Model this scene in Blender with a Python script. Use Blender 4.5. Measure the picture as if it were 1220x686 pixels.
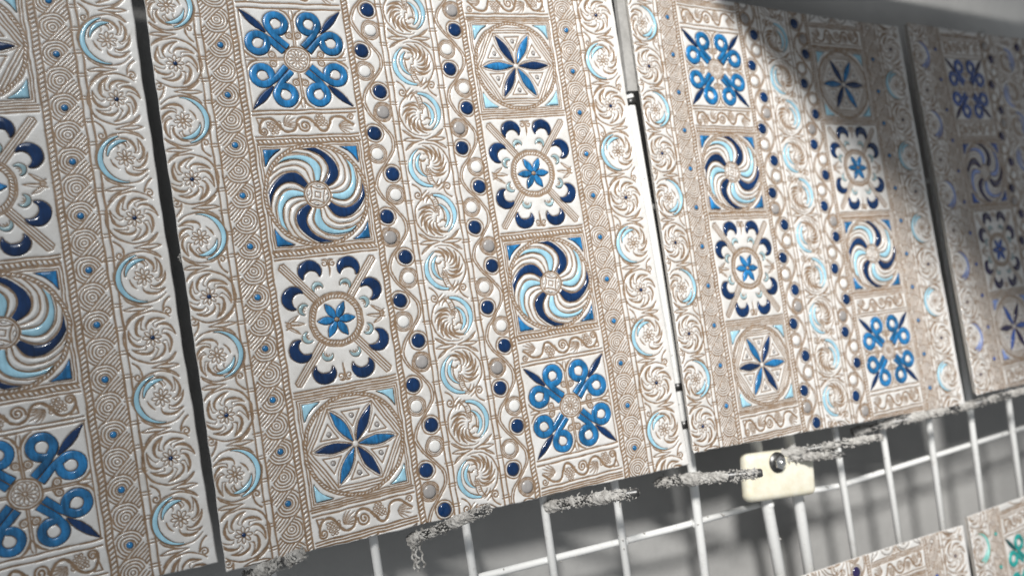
import bpy, math, random
import numpy as np
from mathutils import Matrix, Vector
random.seed(7); rng = np.random.default_rng(7)
for o in list(bpy.data.objects): bpy.data.objects.remove(o)
scene = bpy.context.scene
col = scene.collection
PI = math.pi
MM = 0.001
# All layout numbers are millimetres in the plane of the rack: x to the right, y DOWN, z INTO the wall.
# W() turns them into Blender metres (X right, Y into the wall, Z up).
def W(x, y, z=0.0): return Vector((x*MM, z*MM, -y*MM))

# ------------------------------------------------------------------ camera
CAM_R = np.array([[0.89632, 0.15745, -0.41452], [-0.1277, 0.98689, 0.09871], [0.42463, -0.03554, 0.90467]])
CAM_P = np.array([-164.6, 50.3, -438.5]); F_PX = 939.8
def w3(v): return Vector((v[0], v[2], -v[1]))
cam = bpy.data.cameras.new('camera'); camo = bpy.data.objects.new('camera', cam); col.objects.link(camo)
cx, cy, cz = w3(CAM_R[0]), -w3(CAM_R[1]), -w3(CAM_R[2])
m = Matrix.Identity(4)
for i in range(3): m[i][0], m[i][1], m[i][2] = cx[i], cy[i], cz[i]
m.translation = W(*CAM_P); camo.matrix_world = m
cam.sensor_width = 36; cam.lens = 36*F_PX/1220; cam.clip_start = 0.01; cam.clip_end = 50
cam.dof.use_dof = True; cam.dof.focus_distance = 0.44; cam.dof.aperture_fstop = 5.6
scene.camera = camo
def in_view(p, margin=170):
    c = CAM_R @ (np.array(p) - CAM_P)
    if c[2] < 10: return False
    x, y = F_PX*c[0]/c[2]+610, F_PX*c[1]/c[2]+343
    return -margin < x < 1220+margin and -margin < y < 686+margin

# ------------------------------------------------------------------ light
world = bpy.data.worlds.new('World'); scene.world = world; world.use_nodes = True
bg = world.node_tree.nodes['Background']; bg.inputs[0].default_value = (0.93, 0.97, 1.0, 1); bg.inputs[1].default_value = 0.27
LDIR = np.array([0.66, 0.77, 1.0]); LDIR /= np.linalg.norm(LDIR)      # way the sunlight travels (x, y down, z in)
AIM = np.array([385.0, 70.0, 0.0]); LPOS = AIM - LDIR*2600
sp = bpy.data.lights.new('daylight_beam', 'SPOT'); spo = bpy.data.objects.new('daylight_beam', sp); col.objects.link(spo)
sp.energy = 440; sp.color = (1.0, 0.97, 0.92); sp.shadow_soft_size = 0.2
sp.spot_size = 2*math.atan(600/2600); sp.spot_blend = 1.0
spo.location = W(*LPOS); spo.rotation_euler = (-w3(LDIR)).to_track_quat('Z', 'Y').to_euler()
ar = bpy.data.lights.new('added_soft_light', 'AREA'); aro = bpy.data.objects.new('added_soft_light', ar); col.objects.link(aro)  # added soft area lamp: puts highlights on the glaze, fill from upper left
ar.shape = 'RECTANGLE'; ar.size = 0.5; ar.size_y = 0.9; ar.energy = 4.4; ar.color = (0.92, 0.97, 1.0)
AP = np.array([-420.0, -900.0, -760.0]); aro.location = W(*AP)
aro.rotation_euler = (-w3(np.array([0, 0, 0])-AP)).to_track_quat('Z', 'Y').to_euler()
scene.view_settings.view_transform = 'Standard'; scene.view_settings.look = 'None'
scene.view_settings.exposure = 0.0; scene.view_settings.gamma = 1.0; scene.view_settings.use_curve_mapping = False
scene.render.engine = 'CYCLES'

# ------------------------------------------------------------------ materials
def new_mat(name):
    m = bpy.data.materials.new(name); m.use_nodes = True
    return m, m.node_tree, m.node_tree.nodes['Principled BSDF']
def noise(nt, scale, detail=4, rough=.6, coord='Object'):
    tc = nt.nodes.new('ShaderNodeTexCoord'); n = nt.nodes.new('ShaderNodeTexNoise')
    n.inputs['Scale'].default_value = scale; n.inputs['Detail'].default_value = detail; n.inputs['Roughness'].default_value = rough
    nt.links.new(tc.outputs[coord], n.inputs['Vector']); return n
def ramp(nt, src, a, b, c0, c1):
    r = nt.nodes.new('ShaderNodeValToRGB'); r.color_ramp.elements[0].position = a; r.color_ramp.elements[1].position = b
    r.color_ramp.elements[0].color = (*c0, 1); r.color_ramp.elements[1].color = (*c1, 1); nt.links.new(src, r.inputs[0]); return r
def bump(nt, bsdf, src, strength, dist):
    b = nt.nodes.new('ShaderNodeBump'); b.inputs['Strength'].default_value = strength; b.inputs['Distance'].default_value = dist
    nt.links.new(src, b.inputs['Height']); nt.links.new(b.outputs[0], bsdf.inputs['Normal'])
def glaze_mat(name, c, rough=.12, var=.25, coat=.3):
    m, nt, b = new_mat(name); n = noise(nt, 150, 5, .65)
    tc = nt.nodes.new('ShaderNodeTexCoord'); mp = nt.nodes.new('ShaderNodeMapping'); mp.inputs['Rotation'].default_value = (0, .7, 0); mp.inputs['Scale'].default_value = (700, 200, 90)
    st = nt.nodes.new('ShaderNodeTexNoise'); st.inputs['Scale'].default_value = 1; st.inputs['Detail'].default_value = 3
    nt.links.new(tc.outputs['Object'], mp.inputs[0]); nt.links.new(mp.outputs[0], st.inputs['Vector'])
    av = nt.nodes.new('ShaderNodeMath'); av.operation = 'ADD'; nt.links.new(n.outputs[0], av.inputs[0]); nt.links.new(st.outputs[0], av.inputs[1])
    hf = nt.nodes.new('ShaderNodeMath'); hf.operation = 'MULTIPLY'; hf.inputs[1].default_value = .5; nt.links.new(av.outputs[0], hf.inputs[0])
    lo = tuple(v*(1-var) for v in c); hi = tuple(min(1, v*(1+var*.8)) for v in c)
    r = ramp(nt, hf.outputs[0], .36, .64, lo, hi)
    oi = nt.nodes.new('ShaderNodeObjectInfo'); hs = nt.nodes.new('ShaderNodeHueSaturation'); mr = nt.nodes.new('ShaderNodeMapRange')
    mr.inputs['To Min'].default_value = 1-.6*min(var, .3); mr.inputs['To Max'].default_value = 1+.6*min(var, .3); nt.links.new(oi.outputs['Random'], mr.inputs[0]); nt.links.new(mr.outputs[0], hs.inputs['Value'])
    nt.links.new(r.outputs[0], hs.inputs['Color']); nt.links.new(hs.outputs[0], b.inputs['Base Color'])
    rg = nt.nodes.new('ShaderNodeMapRange'); rg.inputs['From Min'].default_value = .35; rg.inputs['From Max'].default_value = .65
    rg.inputs['To Min'].default_value = rough*.7; rg.inputs['To Max'].default_value = rough*1.9; nt.links.new(n.outputs[0], rg.inputs[0]); nt.links.new(rg.outputs[0], b.inputs['Roughness'])
    b.inputs['Coat Weight'].default_value = coat; b.inputs['Coat Roughness'].default_value = .12
    bump(nt, b, hf.outputs[0], .3, .0004); return m
# the pressed tile body: white glaze on the raised faces, taupe slip left in the carved lines (mask baked per vertex)
slab_m, nt, b = new_mat('white_glaze_over_taupe_lines')
at = nt.nodes.new('ShaderNodeAttribute'); at.attribute_name = 'line'
at2 = nt.nodes.new('ShaderNodeAttribute'); at2.attribute_name = 'bleed'
n = noise(nt, 55, 5, .65); white = ramp(nt, n.outputs[0], .3, .68, (.62, .60, .575), (.765, .76, .755))
n2 = noise(nt, 260, 4, .7); brown = ramp(nt, n2.outputs[0], .3, .72, (.175, .107, .058), (.31, .203, .122))
dark = nt.nodes.new('ShaderNodeMixRGB'); dark.inputs[2].default_value = (.055, .05, .05, 1)
nt.links.new(at2.outputs['Fac'], dark.inputs[0]); nt.links.new(brown.outputs[0], dark.inputs[1])
mx = nt.nodes.new('ShaderNodeMixRGB'); nt.links.new(white.outputs[0], mx.inputs[1]); nt.links.new(dark.outputs[0], mx.inputs[2])
n4 = noise(nt, 420, 3, .6); ad = nt.nodes.new('ShaderNodeMath'); ad.operation = 'MULTIPLY_ADD'; ad.use_clamp = True
sb = nt.nodes.new('ShaderNodeMath'); sb.operation = 'SUBTRACT'; sb.inputs[1].default_value = .5; nt.links.new(n4.outputs[0], sb.inputs[0])
nt.links.new(sb.outputs[0], ad.inputs[0]); ad.inputs[1].default_value = .35
nt.links.new(at.outputs['Fac'], ad.inputs[2]); nt.links.new(ad.outputs[0], mx.inputs[0])
nt.links.new(mx.outputs[0], b.inputs['Base Color'])
rr = nt.nodes.new('ShaderNodeMapRange'); rr.inputs['To Min'].default_value = .24; rr.inputs['To Max'].default_value = .5
nt.links.new(at.outputs['Fac'], rr.inputs[0]); nt.links.new(rr.outputs[0], b.inputs['Roughness'])
b.inputs['Coat Weight'].default_value = .25; b.inputs['Coat Roughness'].default_value = .12
n3 = noise(nt, 900, 3); bump(nt, b, n3.outputs[0], .22, .0003)
G = {
 'navy': glaze_mat('navy_glaze', (.003, .027, .098), .1, .35), 'blue': glaze_mat('mid_blue_glaze', (.014, .155, .37), .2, .5),
 'sky': glaze_mat('pale_blue_glaze', (.34, .60, .74), .14, .15), 'mist': glaze_mat('grey_teal_glaze', (.30, .43, .47), .16, .2),
 'white': glaze_mat('white_dome_glaze', (.74, .735, .725), .16, .05, .4), 'grey': glaze_mat('silver_grey_glaze', (.33, .315, .31), .22, .15),
 'taupe': glaze_mat('taupe_dome', (.27, .19, .13), .4, .2, .2),
 'plum': glaze_mat('plum_navy_glaze', (.022, .016, .07), .12, .3), 'cobalt': glaze_mat('cobalt_glaze', (.035, .095, .36), .12, .3),
 'lilac': glaze_mat('lilac_blue_glaze', (.24, .33, .66), .14, .2), 'teal': glaze_mat('teal_glaze', (.02, .33, .31), .13, .3),
 'dteal': glaze_mat('dark_teal_glaze', (.006, .10, .105), .12, .3), 'mint': glaze_mat('mint_glaze', (.22, .62, .58), .14, .2)}
bar_m, nt, b = new_mat('worn_grey_bar'); n = noise(nt, 110, 6, .7)
r = ramp(nt, n.outputs[0], .3, .65, (.30, .295, .285), (.47, .465, .455)); nt.links.new(r.outputs[0], b.inputs['Base Color']); b.inputs['Roughness'].default_value = .5
clay_m, nt, b = new_mat('fired_clay'); n = noise(nt, 120, 4)
r = ramp(nt, n.outputs[0], .3, .7, (.34, .31, .28), (.5, .47, .43)); nt.links.new(r.outputs[0], b.inputs['Base Color']); b.inputs['Roughness'].default_value = .8
wire_m, nt, b = new_mat('white_coated_wire'); n = noise(nt, 140, 6, .75)
r = ramp(nt, n.outputs[0], .26, .44, (.58, .57, .55), (.82, .825, .82)); nt.links.new(r.outputs[0], b.inputs['Base Color']); b.inputs['Roughness'].default_value = .42
n2 = noise(nt, 500, 4); bump(nt, b, n2.outputs[0], .25, .0004)
crust_m, nt, b = new_mat('dried_glaze_crust'); n = noise(nt, 260, 5, .7)
r = ramp(nt, n.outputs[0], .3, .72, (.19, .18, .168), (.56, .55, .53)); nt.links.new(r.outputs[0], b.inputs['Base Color']); b.inputs['Roughness'].default_value = .75
steel_m, nt, b = new_mat('dull_steel'); n = noise(nt, 300, 3); r = ramp(nt, n.outputs[0], .3, .7, (.07, .07, .072), (.20, .20, .20))
nt.links.new(r.outputs[0], b.inputs['Base Color']); b.inputs['Metallic'].default_value = .8; b.inputs['Roughness'].default_value = .42
chrome_m, nt, b = new_mat('bright_screw_steel'); b.inputs['Base Color'].default_value = (.78, .78, .78, 1); b.inputs['Metallic'].default_value = 1; b.inputs['Roughness'].default_value = .22
cream_m, nt, b = new_mat('aged_cream_plastic'); n = noise(nt, 60, 5, .7)
r = ramp(nt, n.outputs[0], .32, .62, (.72, .66, .50), (.84, .82, .71)); nt.links.new(r.outputs[0], b.inputs['Base Color']); b.inputs['Roughness'].default_value = .38
b.inputs['Subsurface Weight'].default_value = .08; b.inputs['Subsurface Radius'].default_value = (.004, .003, .002)
wall_m, nt, b = new_mat('grey_painted_wall'); n = noise(nt, 9, 6, .6); r = ramp(nt, n.outputs[0], .3, .7, (.36, .36, .36), (.48, .48, .475))
nt.links.new(r.outputs[0], b.inputs['Base Color']); b.inputs['Roughness'].default_value = .85
n2 = noise(nt, 120, 5); bump(nt, b, n2.outputs[0], .25, .002)

# ------------------------------------------------------------------ object helpers
def put(name, mesh, mat=None, parent=None):
    o = bpy.data.objects.new(name, mesh); col.objects.link(o)
    if mat and not mesh.materials: mesh.materials.append(mat)
    if parent: o.parent = parent
    return o
def tag(o, label, cat, group=None, kind=None):
    o['label'] = label; o['category'] = cat
    if group: o['group'] = group
    if kind: o['kind'] = kind
    return o
def mesh_from(name, V, Fc, smooth=True):
    me = bpy.data.meshes.new(name); me.from_pydata([tuple(v) for v in V], [], Fc)
    if smooth: me.polygons.foreach_set('use_smooth', [True]*len(me.polygons))
    me.update(); return me
class MB:
    def __init__(s): s.V = []; s.F = []
    def add(s, V, Fc):
        k = len(s.V); s.V += [tuple(v) for v in V]; s.F += [tuple(i+k for i in f) for f in Fc]
    def tube(s, P, rad, n=10, cap=True):          # P in plane mm
        P = [np.array(p, float) for p in P]; rings = []
        rad = rad if hasattr(rad, '__len__') else [rad]*len(P)
        for i, p in enumerate(P):
            d = P[min(i+1, len(P)-1)] - P[max(i-1, 0)]; d /= np.linalg.norm(d)
            a = np.cross(d, (0, 0, 1.)) if abs(d[2]) < .9 else np.cross(d, (1., 0, 0)); a /= np.linalg.norm(a); c = np.cross(d, a)
            rings.append([W(*(p + rad[i]*(math.cos(2*PI*j/n)*a + math.sin(2*PI*j/n)*c))) for j in range(n)])
        V = [v for r in rings for v in r]; F = []
        for i in range(len(P)-1):
            for j in range(n): F.append((i*n+j, i*n+(j+1) % n, (i+1)*n+(j+1) % n, (i+1)*n+j))
        if cap: F += [tuple(range(n-1, -1, -1)), tuple((len(P)-1)*n+j for j in range(n))]
        s.add(V, F)
    def crumb(s, c, r):
        V = []
        for v in ((1,0,0),(-1,0,0),(0,1,0),(0,-1,0),(0,0,1),(0,0,-1)):
            k = r*random.uniform(.5, 1.35); V.append(W(*(np.array(c)+np.array(v)*k+rng.normal(0, r*.25, 3))))
        s.add(V, [(0,2,4),(2,1,4),(1,3,4),(3,0,4),(2,0,5),(1,2,5),(3,1,5),(0,3,5)])
    def mesh(s, name, smooth=True): return mesh_from(name, s.V, s.F, smooth)

# ================================================================== THE TILE
XL, XR = -142.8, 146.8
def ytop(x): return -168.5 + (x-XL)/(XR-XL)*8.0
def ybot(x): return 155.0 + (x-XL)/(XR-XL)*10.5
BEND = -4.5
def bz(x): return BEND*(x/150.0)**2
SEG = []            # line work: x0,y0,x1,y1,w0,w1,bleed
def seg(pts, w, closed=False, rot=True, bleed=0., keep=None, step=None):
    P = [tuple(p) for p in pts]
    if closed: P = P + [P[0]]
    n = len(P)
    ws = list(w) if hasattr(w, '__len__') else [w]*n
    if len(ws) != n: ws = list(np.interp(np.linspace(0, 1, n), np.linspace(0, 1, len(ws)), ws))
    for i in range(n-1):
        a, b_ = P[i], P[i+1]
        if keep and not keep((a[0]+b_[0])/2, (a[1]+b_[1])/2): continue
        SEG.append((a[0], a[1], b_[0], b_[1], ws[i], ws[i+1], bleed))
        if rot: SEG.append((-a[0], -a[1], -b_[0], -b_[1], ws[i], ws[i+1], bleed))
def arc(cx, cy, r, a0=0, a1=2*PI, n=None, ry=None):
    n = n or max(6, int(abs(a1-a0)*r/1.0)+3); ry = ry or r
    return [(cx+r*math.cos(a0+(a1-a0)*i/n), cy+ry*math.sin(a0+(a1-a0)*i/n)) for i in range(n+1)]
def lin(a, b_, n=1): return [(a[0]+(b_[0]-a[0])*i/n, a[1]+(b_[1]-a[1])*i/n) for i in range(n+1)]
def bez(a, c, b_, n=10):
    return [((1-t)**2*a[0]+2*t*(1-t)*c[0]+t*t*b_[0], (1-t)**2*a[1]+2*t*(1-t)*c[1]+t*t*b_[1]) for t in [i/n for i in range(n+1)]]
def spiral(cx, cy, r0, r1, a0, turns, n=22):
    return [(cx+(r0+(r1-r0)*i/n)*math.cos(a0+turns*2*PI*i/n), cy+(r0+(r1-r0)*i/n)*math.sin(a0+turns*2*PI*i/n)) for i in range(n+1)]
def leaf(a, b_, bulge, fat, w=.8, rot=True, bleed=0.):     # comma-shaped leaf outlined by two curves that meet at the tip
    ax, ay = a; bx, by = b_; dx, dy = bx-ax, by-ay; nx, ny = -dy, dx
    c1 = (ax+dx*.5+nx*bulge, ay+dy*.5+ny*bulge); c2 = (ax+dx*.45+nx*(bulge-fat), ay+dy*.45+ny*(bulge-fat))
    seg(bez(a, c1, b_, 9), [w*.6, w*1.35, w*1.25, w*.7], rot=rot, bleed=bleed); seg(bez(a, c2, b_, 9), [w*.5, w*.7, w*.6], rot=rot, bleed=bleed)

INL = []            # inlays: dict(name, mat, mesh, loc, panel, rot)
def addin(name, mat, mesh, panel, center, loc=None, both=True):
    INL.append((name, mat, mesh, panel, center, loc, False))
    if both: INL.append((name, mat, mesh, panel+"'", (-center[0], -center[1]), loc, True))
def inside(P):
    return all(XL+.5 < s*x < XR-.5 and ytop(s*x)+.5 < s*y < ybot(s*x)-.5 for x, y in P for s in (1, -1))
def strip_mesh(L, R, h, base=-.3, n=8, crease=0.):
    V = []; F = []; k = n+1
    for l, r in zip(L, R):
        l = np.array(l); r = np.array(r); wd = np.linalg.norm(r-l)
        for j in range(k):
            t = -1+2*j/n; s = math.sin(t*PI/2); p = (l+r)/2+(r-l)/2*s
            hh = base+(h*.62*min(1, wd/2.2)-base)*max(0, 1-s**2)**.4
            if crease and abs(s) < .2: hh -= crease
            V.append(W(p[0], p[1], bz(p[0])-hh))
    for i in range(len(L)-1):
        for j in range(n): F.append((i*k+j, i*k+j+1, (i+1)*k+j+1, (i+1)*k+j))
    return mesh_from('strip', V, F)
def offset(C, hw):
    L = []; R = []; N = len(C)
    for i in range(N):
        a = np.array(C[max(i-1, 0)]); b_ = np.array(C[min(i+1, N-1)]); d = b_-a; d /= np.linalg.norm(d)+1e-9; nrm = np.array([-d[1], d[0]])
        L.append(tuple(np.array(C[i])+nrm*hw[i])); R.append(tuple(np.array(C[i])-nrm*hw[i]))
    return L, R
def strip(name, mat, panel, C, hw, h=1.0, w=.9, both=True, outline=True, crease=0., bleed=None):
    hw = list(np.interp(np.linspace(0, 1, len(C)), np.linspace(0, 1, len(hw)), hw)) if len(hw) != len(C) else list(hw)
    L, R = offset(C, hw)
    if bleed is None: bleed = {'white': 0, 'sky': .35, 'mist': .3, 'grey': .2}.get(mat, .75)
    if outline: seg(L+R[::-1], w, closed=True, rot=both, bleed=bleed)
    if not inside(L+R): return
    addin(name, mat, strip_mesh(L, R, h, crease=crease), panel, C[len(C)//2], both=both)
_dome = {}
def dome_mesh(r, h, n=20, base=-.3):
    key = (r, h)
    if key in _dome: return _dome[key]
    V = []; F = []; rings = 4
    for k in range(rings):
        a = k/rings*PI/2
        for j in range(n):
            q = 2*PI*j/n; V.append(W(r*math.cos(a)*math.cos(q), r*math.cos(a)*math.sin(q), -(base+(h*.62-base)*math.sin(a)**.7)))
    V.append(W(0, 0, -h*.62)); t = len(V)-1
    for k in range(rings-1):
        for j in range(n): F.append((k*n+j, k*n+(j+1) % n, (k+1)*n+(j+1) % n, (k+1)*n+j))
    for j in range(n): F.append(((rings-1)*n+j, (rings-1)*n+(j+1) % n, t))
    _dome[key] = mesh_from('dome', V, F); return _dome[key]
def dome(name, mat, panel, c, r, h, w=.9, both=True, outline=True, bleed=None):
    if bleed is None: bleed = {'white': 0, 'sky': .35, 'grey': .25, 'taupe': 0}.get(mat, .7)
    if outline: seg(arc(c[0], c[1], r), w, rot=both, bleed=bleed)
    if not inside([(c[0]-r, c[1]-r), (c[0]+r, c[1]+r)]): return
    addin(name, mat, dome_mesh(r, h), panel, c, loc=c, both=both)
def patch(name, mat, panel, poly, h=.8, both=True):
    seg(poly, .9, closed=True, rot=both, bleed=.45)
    if not inside(poly): return
    g = np.mean(poly, axis=0); V = []; F = []; n = len(poly); lv = [(1, -.3), (.93, h*.45), (.8, h*.82), (.55, h)]
    for s, z in lv:
        for p in poly: q = g+(np.array(p)-g)*s; V.append(W(q[0], q[1], bz(q[0])-z))
    V.append(W(g[0], g[1], bz(g[0])-h*1.05)); t = len(V)-1
    for k in range(3):
        for j in range(n): F.append((k*n+j, k*n+(j+1) % n, (k+1)*n+(j+1) % n, (k+1)*n+j))
    for j in range(n): F.append((3*n+j, 3*n+(j+1) % n, t))
    addin(name, mat, mesh_from('patch', V, F), panel, tuple(g), both=both)

# ---- 1 swirl border
def flower(cx, cy, r=4.0, n=8, rot=True, w=.5, a0=0.):
    for k in range(n):
        a = a0+2*PI*k/n; ca, sa = math.cos(a), math.sin(a)
        P = [(cx+ca*u-sa*v, cy+sa*u+ca*v) for u, v in ((.8, 0), (r*.5, .78*r/4), (r*.85, .6*r/4), (r, 0), (r*.85, -.6*r/4), (r*.5, -.78*r/4))]
        seg(P, w, closed=True, rot=rot)
CX = -132.3; PIT = 30.9
for k in range(-6, 6):
    cy_ = PIT*(k+.5); blue = (k % 2 == 1); s = 1 if not blue else -1
    ringR = 13.3
    seg(arc(CX, cy_, ringR, -2.6, 2.6) if blue else arc(CX, cy_, ringR, -2.45, 2.75), [.5, 1.0, 1.0, .5], keep=lambda x, y: x > XL+.8)
    flower(CX, cy_, 4.5, w=.52)
    if not blue: dome('stud', 'navy', 'swirl', (CX, cy_), 1.05, .7, .6)
    else: seg(arc(CX, cy_, .8), .5)
    angs = [a*PI/180 for a in (105, 150, 193, 236, 280)] if blue else [a*PI/180 for a in range(12, 370, 51)]
    for i, a in enumerate(angs):
        R1 = 11.7 if i % 2 == 0 else 10.9; sw = 1.15
        P_ = lambda r, q: (CX+r*math.cos(q), cy_+r*math.sin(q))
        seg([P_(5.0+(R1-5.0)*t**.8, a+s*sw*t**1.6) for t in np.linspace(0, 1, 12)], [.4, .95, 1.4, 1.3, .7])
        seg([P_(7.0+(R1-7.0)*t, a+s*(.62+(sw-.62)*t**.9)) for t in np.linspace(0, 1, 7)], [.35, .6, .55])
        seg(bez(P_(7.0, a+s*.62), P_(6.0, a+s*.58), P_(5.3, a+s*.75), 4), [.6, .35])
    if blue:
        C = arc(CX-.6, cy_-.3, 12.2, -1.55, 1.35, 20); strip('crescent_leaf', 'sky', 'swirl', C, [.1, .55, 1.0, 1.2, 1.15, .95, .7, .25], .6, .8)
        C = arc(CX-.3, cy_+.8, 8.3, .1, 1.75, 12); strip('crescent_leaf', 'sky', 'swirl', C, [.1, .6, 1.0, 1.1, .8, .15], .6, .8)
        seg(arc(CX, cy_, 6.6, -.95, -.1, 8), [.5, 1.0, .5])
    yj = cy_+PIT/2
    xa_, xb_ = (-134.5, -121.0) if not blue else (-130.0, -143.0); dl = 1 if xb_ > xa_ else -1
    for sg in (-1, 1):
        seg(bez((xa_, yj), (xa_+dl*8, yj+sg*2.0), (xb_, yj)), [.5, .8, .6])
        seg(bez((xa_+dl*2, yj+sg*.5), (xa_+dl*9.5, yj+sg*1.6), (xb_-dl*.6, yj+sg*6.2)), [.5, .95, .9, .6]); seg(bez((xa_+dl*6, yj+sg*1.6), (xa_+dl*9.5, yj+sg*4.6), (xb_-dl*.6, yj+sg*6.2)), [.4, .7, .5])
    if not blue:
        seg(spiral(-141.2, yj-3.5, 2.3, .5, .4, 1.25), .8); seg(bez((-139, yj-2.8), (-139.4, yj+1.5), (-143.4, yj+4)), .9)
    else:
        seg(spiral(-122.9, yj-3.2, 2.2, .5, 2.4, 1.25), .8); seg(bez((-124.9, yj-2.4), (-125, yj+1.6), (-121.4, yj+4)), .9)
# ---- 2 notched strips
def notched(x0, x1, off=0., pit=11.85):
    seg(lin((x0, -172), (x0, 172), 60), .95); seg(lin((x1, -172), (x1, 172), 60), .95)
    y = -172+off
    while y < 172:
        seg(lin((x0-.9, y), (x1+.9, y)), .7); seg(lin((x0-.6, y+1.5), (x1+.6, y+1.5)), .6); y += pit
notched(-120.0, -116.6, 1.0); notched(-17.6, -14.4, 4.0)
# ---- 3 knot border: rings that run out into a slanting band, over the next rings
KX, KP, KR = -108.3, 13.75, 7.2
nx_, ny_ = .70, .714; dx_, dy_ = -.714, .70
def sval(x, y, c): return (x-KX)*nx_+(y-c)*ny_
def tval(x, y, c): return (x-KX)*dx_+(y-c)*dy_
for k in range(-13, 13):
    c = -118.5+KP*k+8*KP
    pc = c-KP
    def vis(x, y, pc=pc):
        if not (-116.1 < x < -102.2): return False
        if math.hypot(x-KX, y-pc) < KR+.3: return False
        return not (tval(x, y, pc) > 0 and sval(x, y, pc) < KR+.3)
    for r in (2.5, 4.05, 5.6, 7.15): seg(arc(KX, c, r, n=int(r*6)), .78, keep=vis)
    if k % 2 == 0: dome('stud', 'blue', 'knot', (KX, c), 1.55, 1.0, .6)
    else: seg(arc(KX, c, 1.1), .6)
    for r in (7.15, 5.6, 4.05, 2.5, .95, -.6, -2.15):
        P = [(KX+nx_*r+dx_*t, c+ny_*r+dy_*t) for t in np.linspace(0, 14, 29)]
        seg(P, .78, keep=lambda x, y, pc=pc, c=c, r=r, vis=vis: vis(x, y) and math.hypot(x-KX, y-c) > KR+.1)
# ---- 4 ropes
def rope_v(x0, x1):
    seg(lin((x0, -172), (x0, 172), 60), .95); seg(lin((x1, -172), (x1, 172), 60), .95)
    y = -172
    while y < 172: seg(lin((x0, y+1.3), (x1, y-.6)), 1.0); y += 2.35
def rope_h(y0, y1, x0, x1):
    seg(lin((x0, y0), (x1, y0), 12), .9); seg(lin((x0, y1), (x1, y1), 12), .9)
    x = x0
    while x < x1: seg(lin((x, y0), (x+1.4, y1)), 1.0); x += 2.35
def rope_c(cx, cy, r0, r1, n):
    seg(arc(cx, cy, r0), .8); seg(arc(cx, cy, r1), .8)
    for k in range(n): a = 2*PI*k/n; seg([(cx+r0*math.cos(a), cy+r0*math.sin(a)), (cx+r1*math.cos(a+1.6/r1), cy+r1*math.sin(a+1.6/r1))], .8)
rope_v(-101.7, -98.6); rope_v(-38.0, -34.9)
# ---- 5 panels
PX = -68.2; X0, X1 = -96.9, -39.6
def hline(y, w=.95, x0=X0, x1=X1): seg(lin((x0, y), (x1, y), 12), w)
def loop_panel(cy, y0, y1, panel):
    hline(y0); hline(y1)
    seg([(X0+.4, y0), (X0+.4, y1)], .6)
    seg(arc(PX, cy, 7.2), .95); seg(arc(PX, cy, 5.9), .6); flower(PX, cy, 5.4, 12, w=.45)
    for k in range(4):
        a = k*PI/2; ca, sa = math.cos(a), math.sin(a)
        T = lambda u, v: (PX+ca*u-sa*v, cy+sa*u+ca*v)
        Lm = 27.8
        for sg in (-1, 1):
            seg([T(7.2, .55*sg), T(18, .55*sg), T(Lm-6, .7*sg)], .75)
            seg(arc(*T(13.6, 2.5*sg), 1.75), .85); seg(arc(*T(13.6, 2.5*sg), .6), .5)
            seg([T(11.2, .6*sg), T(11.6, 1.8*sg)], .7); seg(bez(T(Lm-7, .5*sg), T(Lm-1.5, 1*sg), T(Lm+.4, 5.6*sg)), [.6, 1.3, .7])
            seg(bez(T(Lm-6, 0), T(Lm-3, 1.6*sg), T(Lm, .6*sg)), .6)
        a = PI/4+k*PI/2; ca, sa = math.cos(a), math.sin(a)
        T2 = lambda u, v, ca=ca, sa=sa: (PX+ca*u-sa*v, cy+sa*u+ca*v)
        for sg in (-1, 1):
            C = [T2(u, sg*v) for u, v in ((8.0, 2.0), (10.5, 1.95), (13, 1.85), (15.3, 1.8), (17.4, 1.95), (19.2, 2.4))]
            for f_ in np.linspace(.15, 2*PI*.965, 26): C.append(T2(20.9+5.0*math.sin(f_), sg*(7.9-5.0*math.cos(f_))))
            strip('loop_ribbon', 'blue', panel, C, [1.65]*5+[1.75]+[1.95]*22+[1.9, 1.7, 1.4, 1.0], .85, .75)
        strip('leaf_tip', 'navy', panel, [T2(u, 0) for u in np.linspace(21.8, 39.2, 10)], [.3, 1.2, 1.75, 1.9, 1.6, .85, .15], .8, .75, crease=.25)
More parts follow.
